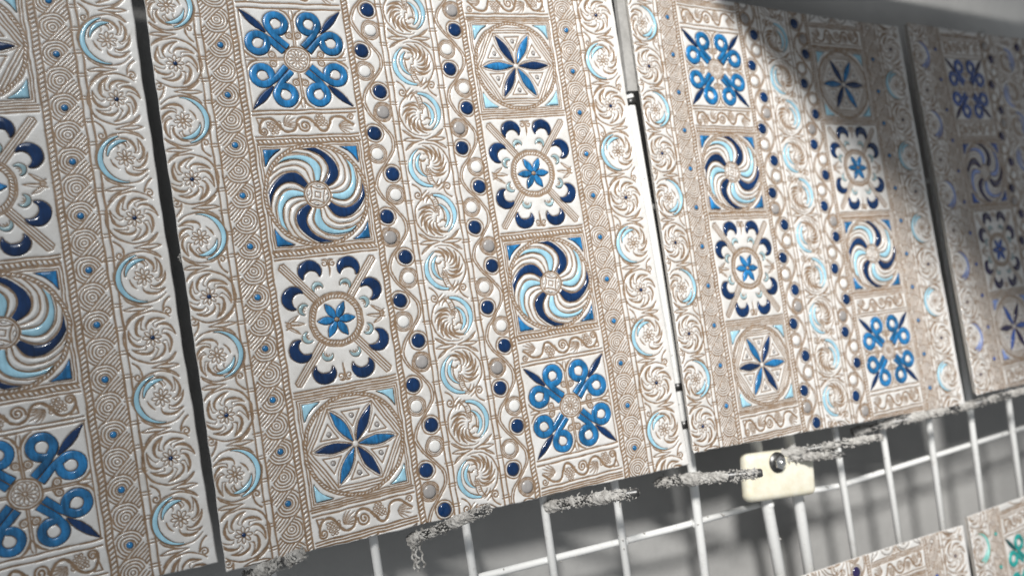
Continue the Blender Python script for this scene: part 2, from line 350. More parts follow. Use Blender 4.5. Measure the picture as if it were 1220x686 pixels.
def frieze(y0, y1):
    s = (y1-y0)/12.0; X = lambda u: PX-27.6+u; Y = lambda v: (y0+y1)/2+v*s
    hline(y0-.1); hline(y1+.1)
    vine = [(1.8, 3.4), (1.9, .2), (4, -3.0), (7.5, -4.0), (10.5, -2.2), (13, 1.5), (16, 3.8), (19.5, 3.2), (21.5, .2), (22.8, -2.8), (26, -4.2), (29.5, -3.2), (32, 0), (35, 3.4), (38, 3.6), (40, .8), (41.2, -2.4), (44, -4.3), (48, -3.6), (51.5, -1.0), (54.5, 1.2)]
    fine = []
    for i in range(len(vine)-1):
        p0, p1, p2, p3 = vine[max(i-1, 0)], vine[i], vine[i+1], vine[min(i+2, len(vine)-1)]
        for t in np.linspace(0, 1, 5)[:-1]:
            fine.append(tuple(.5*((2*p1[j])+(-p0[j]+p2[j])*t+(2*p0[j]-5*p1[j]+4*p2[j]-p3[j])*t*t+(-p0[j]+3*p1[j]-3*p2[j]+p3[j])*t**3) for j in (0, 1)))
    seg([(X(u), Y(v)) for u, v in fine], 1.4)
    seg([(X(u), Y(v)) for u, v in spiral(3.8, 3.0, 2.4, .5, PI, -1.5)], .95)
    seg([(X(u), Y(v)) for u, v in spiral(26.2, .6, 3.4, .6, PI+.3, -1.7, 34)], 1.05)
    seg([(X(u), Y(v)) for u, v in spiral(53.2, -3.4, 2.0, .5, PI, 1.3)], .8)
    seg([(X(u), Y(v)) for u, v in ((.8, -4.3), (4.3, -4.2), (1.6, -.4), (.8, -4.3))], .8)
    for gx, gy, sg in ((9.6, .9, 1), (35.2, -1.6, -1)):
        for r_ in range(4):
            for q in range(4-(r_ > 1)-(r_ > 2)):
                seg(arc(X(gx+(q-1.5+.5*(r_ > 1)+.5*(r_ > 2))*2.0), Y(gy+sg*(r_-1.2)*1.75), .8, n=7), .55)
    for lx, ly, a in ((17.2, -.8, -.5), (47.8, 1.6, .25)):
        for q in range(6):
            b_ = a+(q-2.5)*.42; L_ = 5.6-.35*abs(q-2.5)
            leaf((X(lx-2.6*math.cos(a)), Y(ly-2.6*math.sin(a))), (X(lx+L_*1.15*math.cos(b_)), Y(ly+L_*math.sin(b_)*.95)), .06*(q-2.5), .16, .42)
def corner_tris(cy, R, hx, hy, mat, panel):
    for sx in (-1, 1):
        for sy in (-1, 1):
            A_ = (PX+sx*hx, cy+sy*hy); d = 9.2
            P1 = (PX+sx*hx, cy+sy*(hy-d)); P2 = (PX+sx*(hx-d), cy+sy*hy)
            P = [A_]+lin(A_, P1, 3)[1:]+bez(P1, (PX+sx*(hx-3.0), cy+sy*(hy-3.0)), P2, 6)[1:]+lin(P2, A_, 3)[1:-1]
            if sx*sy < 0: P = P[::-1]
            patch('corner_triangle', mat, panel, P, .75)
def frame(cy, hx, hy, n, gap, keep=None):
    for i in range(n):
        a, b_ = hx+i*gap, hy+i*gap
        for sx in (-1, 1): seg(lin((PX+sx*a, cy-b_), (PX+sx*a, cy+b_), 24), .75, keep=keep)
        for sy in (-1, 1): seg(lin((PX-a, cy+sy*b_), (PX+a, cy+sy*b_), 24), .75, keep=keep)
def pinwheel(cy, panel):
    R = 27.4; out = lambda x, y: math.hypot(x-PX, y-cy) > R+1.9 and X0 < x < X1
    rope_c(PX, cy, R, R+1.7, 84); corner_tris(cy, R, 26.0, 26.6, 'blue', panel)
    frame(cy, 27.2, 27.8, 2, 1.35, keep=out)
    N = 20; bnd = []; WT = [1.5, .82, .82, 1.2, .82]*4; TH = np.concatenate([[0], np.cumsum(WT)])/sum(WT)*2*PI
    rho = np.linspace(0, 1, 20)
    for i in range(N):
        th = -.82-.22+TH[i]
        bnd.append([(PX+(7.2+(R-7.4)*q)*math.cos(th+.10*math.sin(q*PI)-.80*q**2.3), cy+(7.2+(R-7.4)*q)*math.sin(th+.10*math.sin(q*PI)-.80*q**2.3)) for q in rho])
    for i in range(N):
        seg(bnd[i], [.7, .9, .9, .8]); A_ = [np.array(p) for p in bnd[i]]; B_ = [np.array(p) for p in bnd[(i+1) % N]]
        mat = ('navy', 'white', 'white', 'sky', 'white')[i % 5]; L = []; Rr = []
        for j in range(1, 20):
            a, b_ = A_[j], B_[j]; tdir = A_[min(j+1, 19)]-A_[j-1]; tdir /= np.linalg.norm(tdir)+1e-9; ch = b_-a; ln = np.linalg.norm(ch)
            sn = abs(tdir[0]*ch[1]-tdir[1]*ch[0])/ln; m_ = min(.5/max(sn, .2)/ln, .46)
            if mat == 'white': m_ = min(.72/max(sn, .2)/ln, .47)
            L.append(a+ch*m_); Rr.append(b_-ch*m_)
        if mat == 'white':
            L = [a+(b_-a)*.06 for a, b_ in zip(L, Rr)]; Rr = [b_-(b_-a)*.06 for a, b_ in zip(L, Rr)]
        else:
            seg([tuple(p) for p in L], .5, bleed=.8 if mat == 'navy' else .4); seg([tuple(p) for p in Rr], .5, bleed=.8 if mat == 'navy' else .4)
        addin('pinwheel_blade', mat, strip_mesh(L, Rr, .95 if mat != 'white' else .55), panel, (PX, cy))
    seg(arc(PX, cy, 7.2), .95); seg(arc(PX, cy, 6.0), .5)
    for k in range(4):
        a = PI/4+k*PI/2+.25; q = a+PI/2
        p, r = (PX+6*math.cos(a), cy+6*math.sin(a)), (PX+6*math.cos(q), cy+6*math.sin(q)); mid = (PX+2.2*math.cos(a+PI/4), cy+2.2*math.sin(a+PI/4))
        seg(bez(p, mid, r), .7)
        strip('hub_petal', 'white', panel, lin((PX+5.3*math.cos(a+.55), cy+5.3*math.sin(a+.55)), (PX+5.3*math.cos(q-.55), cy+5.3*math.sin(q-.55)), 5), [.1, .8, .1], .7, .5)
    seg([(PX+2*math.cos(a), cy+2*math.sin(a)) for a in (.25+PI/4, .25+3*PI/4, .25+5*PI/4, .25+7*PI/4)], .6, closed=True)
def crescents(cy, y0, y1, panel):
    hy = (y1-y0)/2-1.2; hx = 27.2
    for sx in (-1, 1):
        for sy in (-1, 1):
            a = math.atan2(sy*hy, sx*hx); ln = math.hypot(hx, hy); ca, sa = math.cos(a), math.sin(a)
            for v in (-2.0, -.68, .68, 2.0): seg([(PX+ca*15-sa*v, cy+sa*15+ca*v), (PX+ca*(ln-2.6-abs(v)*.4)-sa*v, cy+sa*(ln-2.6-abs(v)*.4)+ca*v)], .8 if abs(v) > 1 else .7)
            e = ln-2.8; seg([(PX+ca*e+sa*2, cy+sa*e-ca*2), (PX+ca*(e+1), cy+sa*(e+1)), (PX+ca*e-sa*2, cy+sa*e+ca*2)], .7)
            c = (PX+sx*20.2, cy+sy*13.6); a = math.atan2(sy*.42, sx*1.0)+sy*sx*.12
            strip('crescent', 'navy', panel, arc(c[0], c[1], 5.0, a-1.95, a+1.95, 18), [.2, 1.7, 2.6, 2.9, 2.6, 1.7, .2], 1.2, .85)
            c = (PX+sx*10.6, cy+sy*26.4); a = sy*PI/2-sy*sx*.12
            strip('crescent', 'navy', panel, arc(c[0], c[1], 5.0, a-1.95, a+1.95, 18), [.2, 1.7, 2.6, 2.9, 2.6, 1.7, .2], 1.2, .85)
            for c, a in (((PX+sx*16.2, cy+sy*7.4), math.atan2(sy*.5, sx)), ((PX+sx*7.6, cy+sy*18.2), sy*PI/2-sy*sx*.35)):
                strip('small_crescent', 'mist', panel, arc(c[0], c[1], 2.7, a-1.8, a+1.8, 12), [.15, .85, 1.15, .85, .15], .6, .65)
                seg(arc(c[0], c[1], .9, a-1.5, a+1.5, 7), .6)
    rope_c(PX, cy, 12.0, 14.2, 48); seg(arc(PX, cy, 15.1), .8)
    for k in range(6):
        a = k*PI/3
        strip('star_petal', 'blue', panel, [(PX+math.cos(a)*u, cy+math.sin(a)*u) for u in np.linspace(1.5, 10.6, 9)], [.8, 1.7, 2.2, 2.0, 1.2, .15], 1.0, .7, crease=.35)
    dome('star_centre', 'taupe', panel, (PX, cy), 1.3, 1.1, .5)
    for sx in (-1, 1):
        b0 = (PX+sx*27.6, cy)
        for q in (-1, 0, 1): leaf((b0[0], cy+q*.4), (PX+sx*(17.6 if q == 0 else 20.4), cy+q*5.2), .12*q*sx, .34 if q == 0 else .30*q*sx, .7)
        seg([(PX+sx*27.6, cy-2), (PX+sx*25, cy-1), (PX+sx*25, cy+1), (PX+sx*27.6, cy+2)], .8)
        for sy in (-1, 1):
            leaf((PX, cy+sy*(hy-1)), (PX, cy+sy*(hy-10)), .0, .12, .7)
            seg(spiral(PX+sx*2.3, cy+sy*(hy-3), 1.9, .5, PI/2*sy, 1.1*sx*sy), .75); seg(bez((PX, cy+sy*(hy-1.5)), (PX+sx*1.2, cy+sy*hy), (PX+sx*3, cy+sy*(hy-1.2))), .7)
def rosette(cy, panel):
    R = 26.6; rope_c(PX, cy, R, R+1.6, 84); out = lambda x, y: math.hypot(x-PX, y-cy) > R+1.8 and X0 < x < X1
    corner_tris(cy, R, 25.6, 26.2, 'sky', panel)
    frame(cy, 26.9, 27.5, 3, 1.3, keep=out)
    for k in range(6):
        a = k*PI/3
        strip('rosette_petal', 'blue' if k % 2 == 0 else 'navy', panel, [(PX+math.cos(a)*u, cy+math.sin(a)*u) for u in np.linspace(2.2, 22.2, 14)], [.2, 1.25, 2.15, 2.6, 2.25, 1.3, .15], 1.1, .75)
        C = [(PX+math.cos(a)*u, cy+math.sin(a)*u) for u in np.linspace(1.6, 24.2, 14)]; L, Rr = offset(C, list(np.interp(np.linspace(0, 1, 14), np.linspace(0, 1, 7), [.4, 2.2, 3.2, 3.7, 3.2, 2.2, .2])))
        seg(L, .55); seg(Rr, .55)
        b_ = a+PI/6; cb, sb_ = math.cos(b_), math.sin(b_)
        T = lambda u, v: (PX+cb*u-sb_*v, cy+sb_*u+cb*v)
        seg([T(9.8, 0), T(18.6, 5.0), T(18.6, -5.0)], .7, closed=True)
        dome('triangle_stud', 'grey', panel, T(15.8, 0), 1.15, .8, .6)
        for i in range(3):
            d = 21.3+i*1.6; hw = math.sqrt(max(0, (R-.3)**2-d*d)); hw = min(hw, 30)
            if i == 0: hw = min(hw, 12.6)
            seg(lin(T(d, -hw), T(d, hw), 6), .75)
        for sg in (-1, 1):
            for i in (1, 2): seg(lin(T(d-3.0*i, sg*(hw+.0)), T(d-3.0*i, sg*hw)), .6)
YL, YP, YC, YR = -110.9, -33.6, 36.6, 105.9
loop_panel(YL, -139.8, -81.8, 'loop'); loop_panel(YL+296.0, 156.2, 214, 'loop2')
frieze(-79.6, -67.4); rope_h(-65.6, -63.2, X0, X1)
pinwheel(YP, 'pinwheel'); rope_h(-3.6, -1.0, X0, X1); hline(.6)
crescents(YC, 1.2, 72.2, 'crescent'); hline(72.6); hline(74.2); hline(75.7)
rosette(YR, 'rosette'); hline(135.8); hline(137.2); frieze(139.6, 153.0); hline(154.6)
frieze(139.6-296, 153.0-296); hline(-158.8); hline(-160.2); hline(-161.6)
seg(arc(PX, YR-296, 27.5), .8)
# ---- 6 bead band
for k in range(-15, 15):
    y = -139.3+12.27*(k+0)
    y = 6.55+12.27*k
    side = 1 if (k // 2) % 2 == 0 else -1
    x = -26.7+side*3.6; kind = ('navy', 'white', 'navy', 'white', 'navy', 'grey')[k % 6]
    if kind == 'navy': dome('bead', 'navy', 'bead', (x, y), 4.0, 1.5, .85); seg(arc(x, y, 5.5), .85)
    elif kind == 'white': dome('bead', 'white', 'bead', (x, y), 3.5, 1.1, .8); seg(arc(x, y, 4.6), .65); seg(arc(x, y, 5.6), .8)
    else: dome('bead', 'grey', 'bead', (x, y), 3.8, 1.4, .85); seg(arc(x, y, 4.75), .6); seg(arc(x, y, 5.6), .8)
yw = np.linspace(-172, 172, 230)
phase = 6.55+12.27/2
def beadok(x, y):
    for k in range(-15, 15):
        s_ = 1 if (k // 2) % 2 == 0 else -1
        if math.hypot(x-(-26.7+s_*3.6), y-(6.55+12.27*k)) < 5.6: return False
    return -34.2 < x < -18.4
for o_ in (-.75, .75):
    seg([(-26.5-7.0*math.cos(2*PI*(y-phase)/(12.27*4))+o_, y) for y in yw], .85, keep=beadok)
# ---- 7 centre band of profile medallions
def medallion(cy, left, panel='centre'):
    s = 1 if left else -1                                     # crescent on the left (s=1) or right
    T = lambda u, v: (s*u, cy+s*v)
    seg([T(*p) for p in arc(0, 0, 13.2, -1.9, 1.9)], [.4, .9, .9, .4], rot=False)
    C = [T(*p) for p in arc(.6, .6, 12.1, PI-1.55, PI+1.05, 18)]
    strip('crescent_leaf', 'sky', panel, C, [.5, 1.0, 1.2, 1.25, 1.3, 1.0, .5, .1], .7, .8, both=False)
    C = [T(*p) for p in arc(.9, -.6, 8.2, PI-1.2, PI+.9, 12)]
    strip('crescent_leaf', 'sky', panel, C, [.1, .6, .9, 1.0, .8, .15], .6, .75, both=False)
    for i in range(7):                                        # fan of plume strokes
        a = -1.35+i*.44; Q_ = lambda r, q: T(r*math.cos(q), r*math.sin(q)-.5)
        seg([Q_(3.4+8.0*t**.9, a-.85*t**1.5) for t in np.linspace(0, 1, 10)], [.4, 1.0, 1.4, 1.2, .6], rot=False)
        seg([Q_(5.6+5.8*t, a+.30-1.15*t**1.2) for t in np.linspace(0, 1, 7)], [.4, .75, .6], rot=False)
    for q in range(3): seg([T(*p) for p in arc(0, 7.5, 5.0+q*2.1, .25, 1.35-.12*q, 8)], [.4, 1.0, .5], rot=False)
    prof = [(-2.6, -6.5), (-.6, -6.8), (.6, -5.4), (.5, -4.2), (1.3, -2.9), (.5, -2.5), (.9, -1.7), (.3, -1.3), (.7, -.6), (.1, .3), (-1.2, .5), (-1.5, 2.4)]
    seg([T(*p) for p in prof], .6, rot=False); seg([T(*p) for p in arc(-3.4, -4.6, 2.2, .6, 4.4, 8)], .9, rot=False)
    seg([T(*p) for p in bez((-4.5, -3.2), (-5.2, 2), (-3.2, 6))], .9, rot=False)
    seg([T(*p) for p in ((-.3, -4.2), (.3, -4.1))], .5, rot=False)
    for q in range(7):
        p = T(-.6+1.5*math.cos(q*PI/3)*(q > 0), 4.0+1.5*math.sin(q*PI/3)*(q > 0)); seg(arc(p[0], p[1], .62, n=7), .45, rot=False)
    for v in (6.2, 7.4, 8.6, 9.8): seg([T(-1.6+.3*(v-6), v), T(.2+.3*(v-6), v-.4)], .55, rot=False)
    seg([T(*p) for p in bez((-2.2, 6), (-2.8, 9), (.5, 13.5))], .8, rot=False); seg([T(*p) for p in bez((.8, 6), (.4, 9), (3.4, 12.5))], .8, rot=False)
    for sg in (-1, 1):                                        # junction leaves
        seg([T(*p) for p in bez((.5, -15.4), (8, -15.4+sg*2.2), (13, -15.4))], [.5, .85, .6], rot=False)
        seg([T(*p) for p in bez((2, -15.4+sg*.6), (10, -15.4+sg*1.7), (12.9, -15.4+sg*6))], [.5, 1.0, .9, .6], rot=False)
        seg([T(*p) for p in bez((6.5, -15.4+sg*1.8), (10, -15.4+sg*4.8), (12.9, -15.4+sg*6))], [.4, .7, .5], rot=False)
    seg([T(*p) for p in spiral(9.6, 13.4, 2.5, .5, PI+.6, 1.25)], .85, rot=False); seg([T(*p) for p in bez((7.3, 13.4), (7.0, 17), (11.8, 20))], .85, rot=False)
for k in range(-6, 6): medallion(PIT*(k+.5), k % 2 == 0)

# ---- rasterise the line work into a relief and cut it into the tile's parts
STEP = .35
nx = int((XR-XL)/STEP)+1; xs = np.linspace(XL, XR, nx)
Y0c, Y1c = -148.0, 148.0
ny_top, ny_mid, ny_bot = 54, int((Y1c-Y0c)/STEP)+1, 46
yt = ytop(xs); yb = ybot(xs)
ROWS = np.concatenate([np.linspace(0, 1, ny_top, endpoint=False)[:, None]*(Y0c-yt)[None]+yt[None],
                       np.repeat(np.linspace(Y0c, Y1c, ny_mid)[:, None], nx, 1),
                       Y1c+np.linspace(0, 1, ny_bot+1)[1:, None]*(yb-Y1c)[None]])
ny = ROWS.shape[0]; XX = np.repeat(xs[None], ny, 0)
E_ = np.full((ny, nx), 3.0, np.float32); BL = np.zeros((ny, nx), np.float32)
rmid = ROWS[:, nx//2]; rmin = ROWS.min(1); rmax = ROWS.max(1)
MAR = 1.5
def wob(x, y): return (x+.16*math.sin(y*.31+x*.11)+.12*math.sin(y*.77+1.3), y+.16*math.sin(x*.29-y*.13)+.12*math.sin(x*.83+.4))
for x0, y0, x1, y1, w0, w1, bl in SEG:
    x0, y0 = wob(x0, y0); x1, y1 = wob(x1, y1)
    wv = 1.07+.13*math.sin(x0*1.7+y0*.9)+.10*math.sin(y0*2.3-x0*.6); w0 *= wv; w1 *= wv
    lo, hi = min(x0, x1)-MAR, max(x0, x1)+MAR
    if hi < XL or lo > XR: continue
    i0 = max(0, int((lo-XL)/STEP)-1); i1 = min(nx, int((hi-XL)/STEP)+3)
    ya, yb_ = min(y0, y1)-MAR, max(y0, y1)+MAR
    if yb_ < rmin[0] or ya > rmax[-1]: continue
    j0 = int(np.searchsorted(rmax, ya)); j1 = int(np.searchsorted(rmin, yb_))
    if j1 <= j0 or i1 <= i0: continue
    X_ = XX[j0:j1, i0:i1]; Y_ = ROWS[j0:j1, i0:i1]; dx, dy = x1-x0, y1-y0; l2 = dx*dx+dy*dy+1e-12
    t = np.clip(((X_-x0)*dx+(Y_-y0)*dy)/l2, 0, 1); d = np.hypot(X_-x0-t*dx, Y_-y0-t*dy)-(w0+(w1-w0)*t)*.5
    ev = E_[j0:j1, i0:i1]
    if bl > 0:
        bb = BL[j0:j1, i0:i1]; np.maximum(bb, bl*np.clip(.5-d/.4, 0, 1), out=bb)
    np.minimum(ev, d, out=ev)
LINE = np.clip(.5-E_/.30, 0, 1)
sm = np.clip((E_+.18)/.62, 0, 1); sm = sm*sm*(3-2*sm)
HT = -.42*(1-sm)+.16*(1-np.exp(-np.maximum(E_, 0)/.9))
ed = np.minimum.reduce([XX-XL, XR-XX, ROWS-yt[None], yb[None]-ROWS]); HT -= 1.1*np.clip(1-ed/.9, 0, 1)**2; LINE *= np.clip(ed/.5, 0, 1)
HT += (.10*np.sin(XX*.043+1)+.10*np.sin(ROWS*.051+XX*.02)).astype(np.float32)
wx = np.clip(1-(XR-XX)/10, 0, 1)**2*(-1.0*(1-(ROWS/165)**2)+.18*np.sin(ROWS*.09)+.12*np.sin(ROWS*.31))+np.clip(1-(XX-XL)/8, 0, 1)**2*(.35*np.sin(ROWS*.024+.5)+.12*np.sin(ROWS*.13)+.1*np.sin(ROWS*.4))
wy = np.clip(1-(yb[None]-ROWS)/6, 0, 1)**2*(.22*np.sin(XX*.07)+.12*np.sin(XX*.23+1)+.1*np.sin(XX*.6))
VX = (XX+wx)*MM; VY = (BEND*(XX/150)**2-HT)*MM; VZ = -(ROWS+wy)*MM
CO = np.stack([VX, VY, VZ], -1).astype(np.float32)
def grid_mesh(name, j0, j1, i0, i1):
    c = CO[j0:j1+1, i0:i1+1]; h, w = c.shape[:2]; me = bpy.data.meshes.new(name); nv = h*w
    me.vertices.add(nv); me.vertices.foreach_set('co', c.reshape(-1))
    idx = np.arange(nv, dtype=np.int32).reshape(h, w); q = np.stack([idx[:-1, :-1], idx[1:, :-1], idx[1:, 1:], idx[:-1, 1:]], -1).reshape(-1)
    nf = (h-1)*(w-1); me.loops.add(nf*4); me.loops.foreach_set('vertex_index', q); me.polygons.add(nf)
    me.polygons.foreach_set('loop_start', np.arange(0, nf*4, 4, dtype=np.int32)); me.polygons.foreach_set('use_smooth', np.ones(nf, bool))
    for nm, A_ in (('line', LINE), ('bleed', BL)):
        at_ = me.attributes.new(nm, 'FLOAT', 'POINT'); at_.data.foreach_set('value', A_[j0:j1+1, i0:i1+1].astype(np.float32).reshape(-1))
    me.update(calc_edges=True); me.materials.append(slab_m); return me
XC = [XL, -120.0, -116.6, -101.7, -98.6, -38.0, -34.9, -17.6, -14.4, 14.4, 17.6, 34.9, 38.0, 98.6, 101.7, 116.6, 120.0, XR]
IC = [int(round((x-XL)/STEP*((nx-1)*STEP/(XR-XL)))) for x in XC]; IC[0] = 0; IC[-1] = nx-1
CN = ['swirl_border', 'notched_strip', 'knot_border', 'rope_strip', None, 'rope_strip', 'bead_band', 'notched_strip', 'medallion_band',
      'notched_strip', 'bead_band', 'rope_strip', None, 'rope_strip', 'knot_border', 'notched_strip', 'swirl_border']
CK = ['swirl', 'ns1', 'knot', 'rp1', None, 'rp2', 'bead', 'ns2', 'centre', "ns2'", "bead'", "rp2'", None, "rp1'", "knot'", "ns1'", "swirl'"]
YA = [None, -139.8, -79.8, -65.6, -1.0, 74.2, 137.2, None]
NA = ['vine_frieze', 'loop_panel', 'vine_frieze', 'pinwheel_panel', 'crescent_panel', 'rosette_panel', 'vine_frieze']
KA = ['fr0', 'loop', 'fr1', 'pinwheel', 'crescent', 'rosette', 'fr2']
def jrow(y): return int(np.argmin(abs(rmid-y)))
PARTS = []           # (key, name, mesh)
for c in range(17):
    if CN[c]: PARTS.append((CK[c], CN[c], grid_mesh(CN[c], 0, ny-1, IC[c], IC[c+1])))
    else:
        flip = c == 12
        ys_ = YA if not flip else [None]+[-y for y in YA[1:-1][::-1]]+[None]
        js = [0]+[jrow(y) for y in ys_[1:-1]]+[ny-1]
        for r_ in range(7):
            key = KA[r_] if not flip else KA[6-r_]+"'"; nm = NA[r_] if not flip else NA[6-r_]
            PARTS.append((key, nm, grid_mesh(nm, js[r_], js[r_+1], IC[c], IC[c+1])))
# plain clay body behind the relief: follows the tile's outline and slight bow
body = MB(); N = 24; ex = np.linspace(XL+1.2, XR-2.6, N+1); V = []
for x in ex:
    for y, z in ((ytop(x)+.9, .9), (ybot(x)-1.2, .9), (ybot(x)-1.6, 4.2), (ytop(x)+1.4, 4.2)): V.append(W(x, y, bz(x)+z))
F = [(0, 1, 2, 3), tuple(4*N+q for q in (3, 2, 1, 0))]
for i in range(N):
    for q in range(4): F.append((4*i+q, 4*(i+1)+q, 4*(i+1)+(q+1) % 4, 4*i+(q+1) % 4))
body.add(V, F); body_me = body.mesh('body', False)

def rotm(r):
    r = np.array(r); t = np.linalg.norm(r)+1e-12; k = r/t; K = np.array([[0, -k[2], k[1]], [k[2], 0, -k[0]], [-k[1], k[0], 0]])
    return np.eye(3)+math.sin(t)*K+(1-math.cos(t))*K@K
BM = np.array([[1, 0, 0], [0, 0, 1], [0, -1, 0]])
def make_tile(label, pos, rz=0, ry=0, rx=0, recolour=None):
    e = bpy.data.objects.new('relief_tile', None); col.objects.link(e); e.empty_display_size = .02
    Rm = rotm((rx, ry, rz)); T = np.array(pos); M4 = np.eye(4); M4[:3, :3] = BM@Rm@BM.T; M4[:3, 3] = BM@T*MM
    e.matrix_world = Matrix(M4.tolist()); tag(e, label, 'tile', 'relief tiles drying on the wire rack')
    put('body', body_me, clay_m, e); P = {}
    for key, nm, me in PARTS: P[key] = put(nm, me, None, e)
    for nm, mat, me, panel, c, loc, rot in INL:
        if not in_view(Rm@np.array([c[0], c[1], 0])+T): continue
        o = put(nm, me, G[mat], P.get(panel, e))
        if loc:
            sx = -1 if rot else 1; x, y = sx*loc[0], sx*loc[1]
            o.location = W(x, y, bz(x)); o.rotation_euler = (0, 0, -2*BEND*x/150**2*-1)
        elif rot: o.rotation_euler = (0, PI, 0)
        mm = (recolour or {}).get(mat, mat)
        o.material_slots[0].link = 'OBJECT'; o.material_slots[0].material = G[mm]
    return e
make_tile('blue and white relief tile at the left edge, cut off by the picture', (-294.0, -13.3, 4.8), -.0076, -.0083, .0059)
make_tile('large sharp blue and white relief tile in the middle, two panel columns showing whole', (0, 0, 0))
MIDDLE = [o for o in col.objects if o.name.startswith('relief_tile')][-1]
cb = MB()
for _ in range(12): cb.crumb((-142.6+rng.normal(0, .5), -6+rng.normal(0, 2.0), 0), 1.0)
put('edge_lump', cb.mesh('edge_lump', False), crust_m, MIDDLE)
make_tile('sunlit blue and white relief tile right of the wide white bar, above the cream clip', (297.2, 9.5, 6.65), .0465, -.0596, -.0306)
make_tile('blurred relief tile with plum-navy and lilac glazes at the right edge, mostly in shade', (598.5, 24.8, 20.0), .0201, -.0484, -.0231, {'navy': 'plum', 'blue': 'cobalt', 'sky': 'lilac'})
make_tile('lower-row relief tile with lilac-blue corner triangle, only its top showing', (262.5, 432.5, 8), .026, -.04, 0, {'navy': 'plum', 'blue': 'cobalt', 'sky': 'lilac'})
make_tile('lower-row relief tile with teal green loops in the bottom right corner', (560.0, 443.5, 20), .026, -.04, 0, {'navy': 'dteal', 'blue': 'teal', 'sky': 'mint'})

# ================================================================== RACK
def zw(x): return 11.5+max(0, x-160)*.06
def crust_on(mb, a, b_, rad, n, size, spread=1.0):
    a = np.array(a, float); b_ = np.array(b_, float)
    for _ in range(n):
        p = a+(b_-a)*random.random(); v = rng.normal(0, 1, 3); v /= np.linalg.norm(v); mb.crumb(p+v*rad*random.uniform(.85, 1.15)*spread, size*random.uniform(.4, 1.3))
def wire_part(root, name, pts, r, n_crumb=10, csize=.8):
    mb = MB(); mb.tube(pts, r, 12); o = put(name, mb.mesh(name), wire_m, root)
    if n_crumb:
        cb = MB()
        for i in range(len(pts)-1): crust_on(cb, pts[i], pts[i+1], r, 2*n_crumb//max(1, len(pts)-1)+1, csize)
        c = put('glaze_crumbs', cb.mesh('glaze_crumbs', False), crust_m, o); c['kind'] = 'stuff'
    return o
g1 = bpy.data.objects.new('wire_grid', None); col.objects.link(g1); g1.location = (0, 0, 0)
tag(g1, 'white wire grid panel behind the middle tile, wide spaced wires, left of the clip', 'wire grid', 'rack grid panels')
for (xa, ya, xb, yb2) in ((-232, -160, -232, 330), (-178, -160, -178, 330), (-121, -160, -120, 330), (-64.6, -160, -63, 330), (-6.8, -160, -8.5, 330), (51, -160, 42, 330), (106, -160, 93, 330)):
    wire_part(g1, 'vertical_wire', [(xa, ya, zw(xa)), ((xa+xb)/2, 90, zw(xa)), (xb, yb2, zw(xb))], 2.6, 16)
wire_part(g1, 'vertical_wire', [(158.5, -96, 11), (159, 60, 11), (159.5, 165, 11), (151, 330, 11)], 3.1, 30)
wire_part(g1, 'end_wire', [(220, -160, 15.1), (220.5, 150, 15.1), (224.4, 330, 15.3)], 4.3, 24, 1.0)
for y in (-12, 208.5):
    wire_part(g1, 'horizontal_wire', [(-128, y-8, 16.3), (0, y-6.5, 16.3), (140, y+.8, 16.3), (222, y+4.4, 19.9)], 2.3, 40)
for xq, xr in ((-64.6, -63.5), (-6.8, -8.0), (51, 45), (106, 98), (159.5, 157), (220.5, 222.5)):      # welds where the wires cross
    yq = float(np.interp(xr, [-128, 0, 140, 222], [200.5, 202, 209.3, 212.9])); mb = MB()
    mb.tube([(xr, yq-3.4, 13.6), (xr, yq-1.6, 13.4), (xr, yq+1.2, 13.4), (xr, yq+3.2, 13.6)], [1.0, 3.2, 3.3, 1.0], 10); put('weld', mb.mesh('weld'), wire_m, g1)
# flat sleeve at the top of the wire in the gap, with steel bands lower down
mb = MB(); V = []
for x, y in ((158.6, -172), (171.8, -172), (162.8, -90), (154.6, -90)):
    V += [W(x, y, 6), W(x, y, 9.5)]
mb.add(V, [(0, 2, 4, 6), (7, 5, 3, 1), (0, 1, 3, 2), (2, 3, 5, 4), (4, 5, 7, 6), (6, 7, 1, 0)])
put('flat_bar', mb.mesh('flat_bar', False), bar_m, g1)
for y in (-86, 113, 139):
    mb = MB(); mb.tube([(158.7, y, 11), (159, y+5, 11)], 3.7, 12); put('wire_band', mb.mesh('wire_band'), steel_m, g1)
g2 = bpy.data.objects.new('wire_grid', None); col.objects.link(g2); g2.location = W(252, 270, 17)
bpy.context.view_layer.update()
tag(g2, 'white wire grid panel right of the cream clip, above the lower tiles', 'wire grid', 'rack grid panels')
def kid(o, root): o.matrix_parent_inverse = root.matrix_world.inverted()
for (xa, xb, r) in ((254.5, 250.5, 4.2), (304.2, 299.8, 2.6), (358.4, 352.6, 2.6), (419, 406.5, 2.6), (477.8, 462.4, 2.6), (536, 521, 2.6), (592, 578, 2.6)):
    o = wire_part(g2, 'end_wire' if r > 4 else 'vertical_wire', [(xa+4, -150, zw(xa)+.5), (xa, 150, zw(xa)), (xb, 330, zw(xb))], r, 20); kid(o, g2)
for y in (-22, 213.5):
    o = wire_part(g2, 'horizontal_wire', [(253, y, 22.5), (302, y+6.3, 25.3), (430, y+10, 32.6), (640, y+16, 45)], 2.3, 40); kid(o, g2)
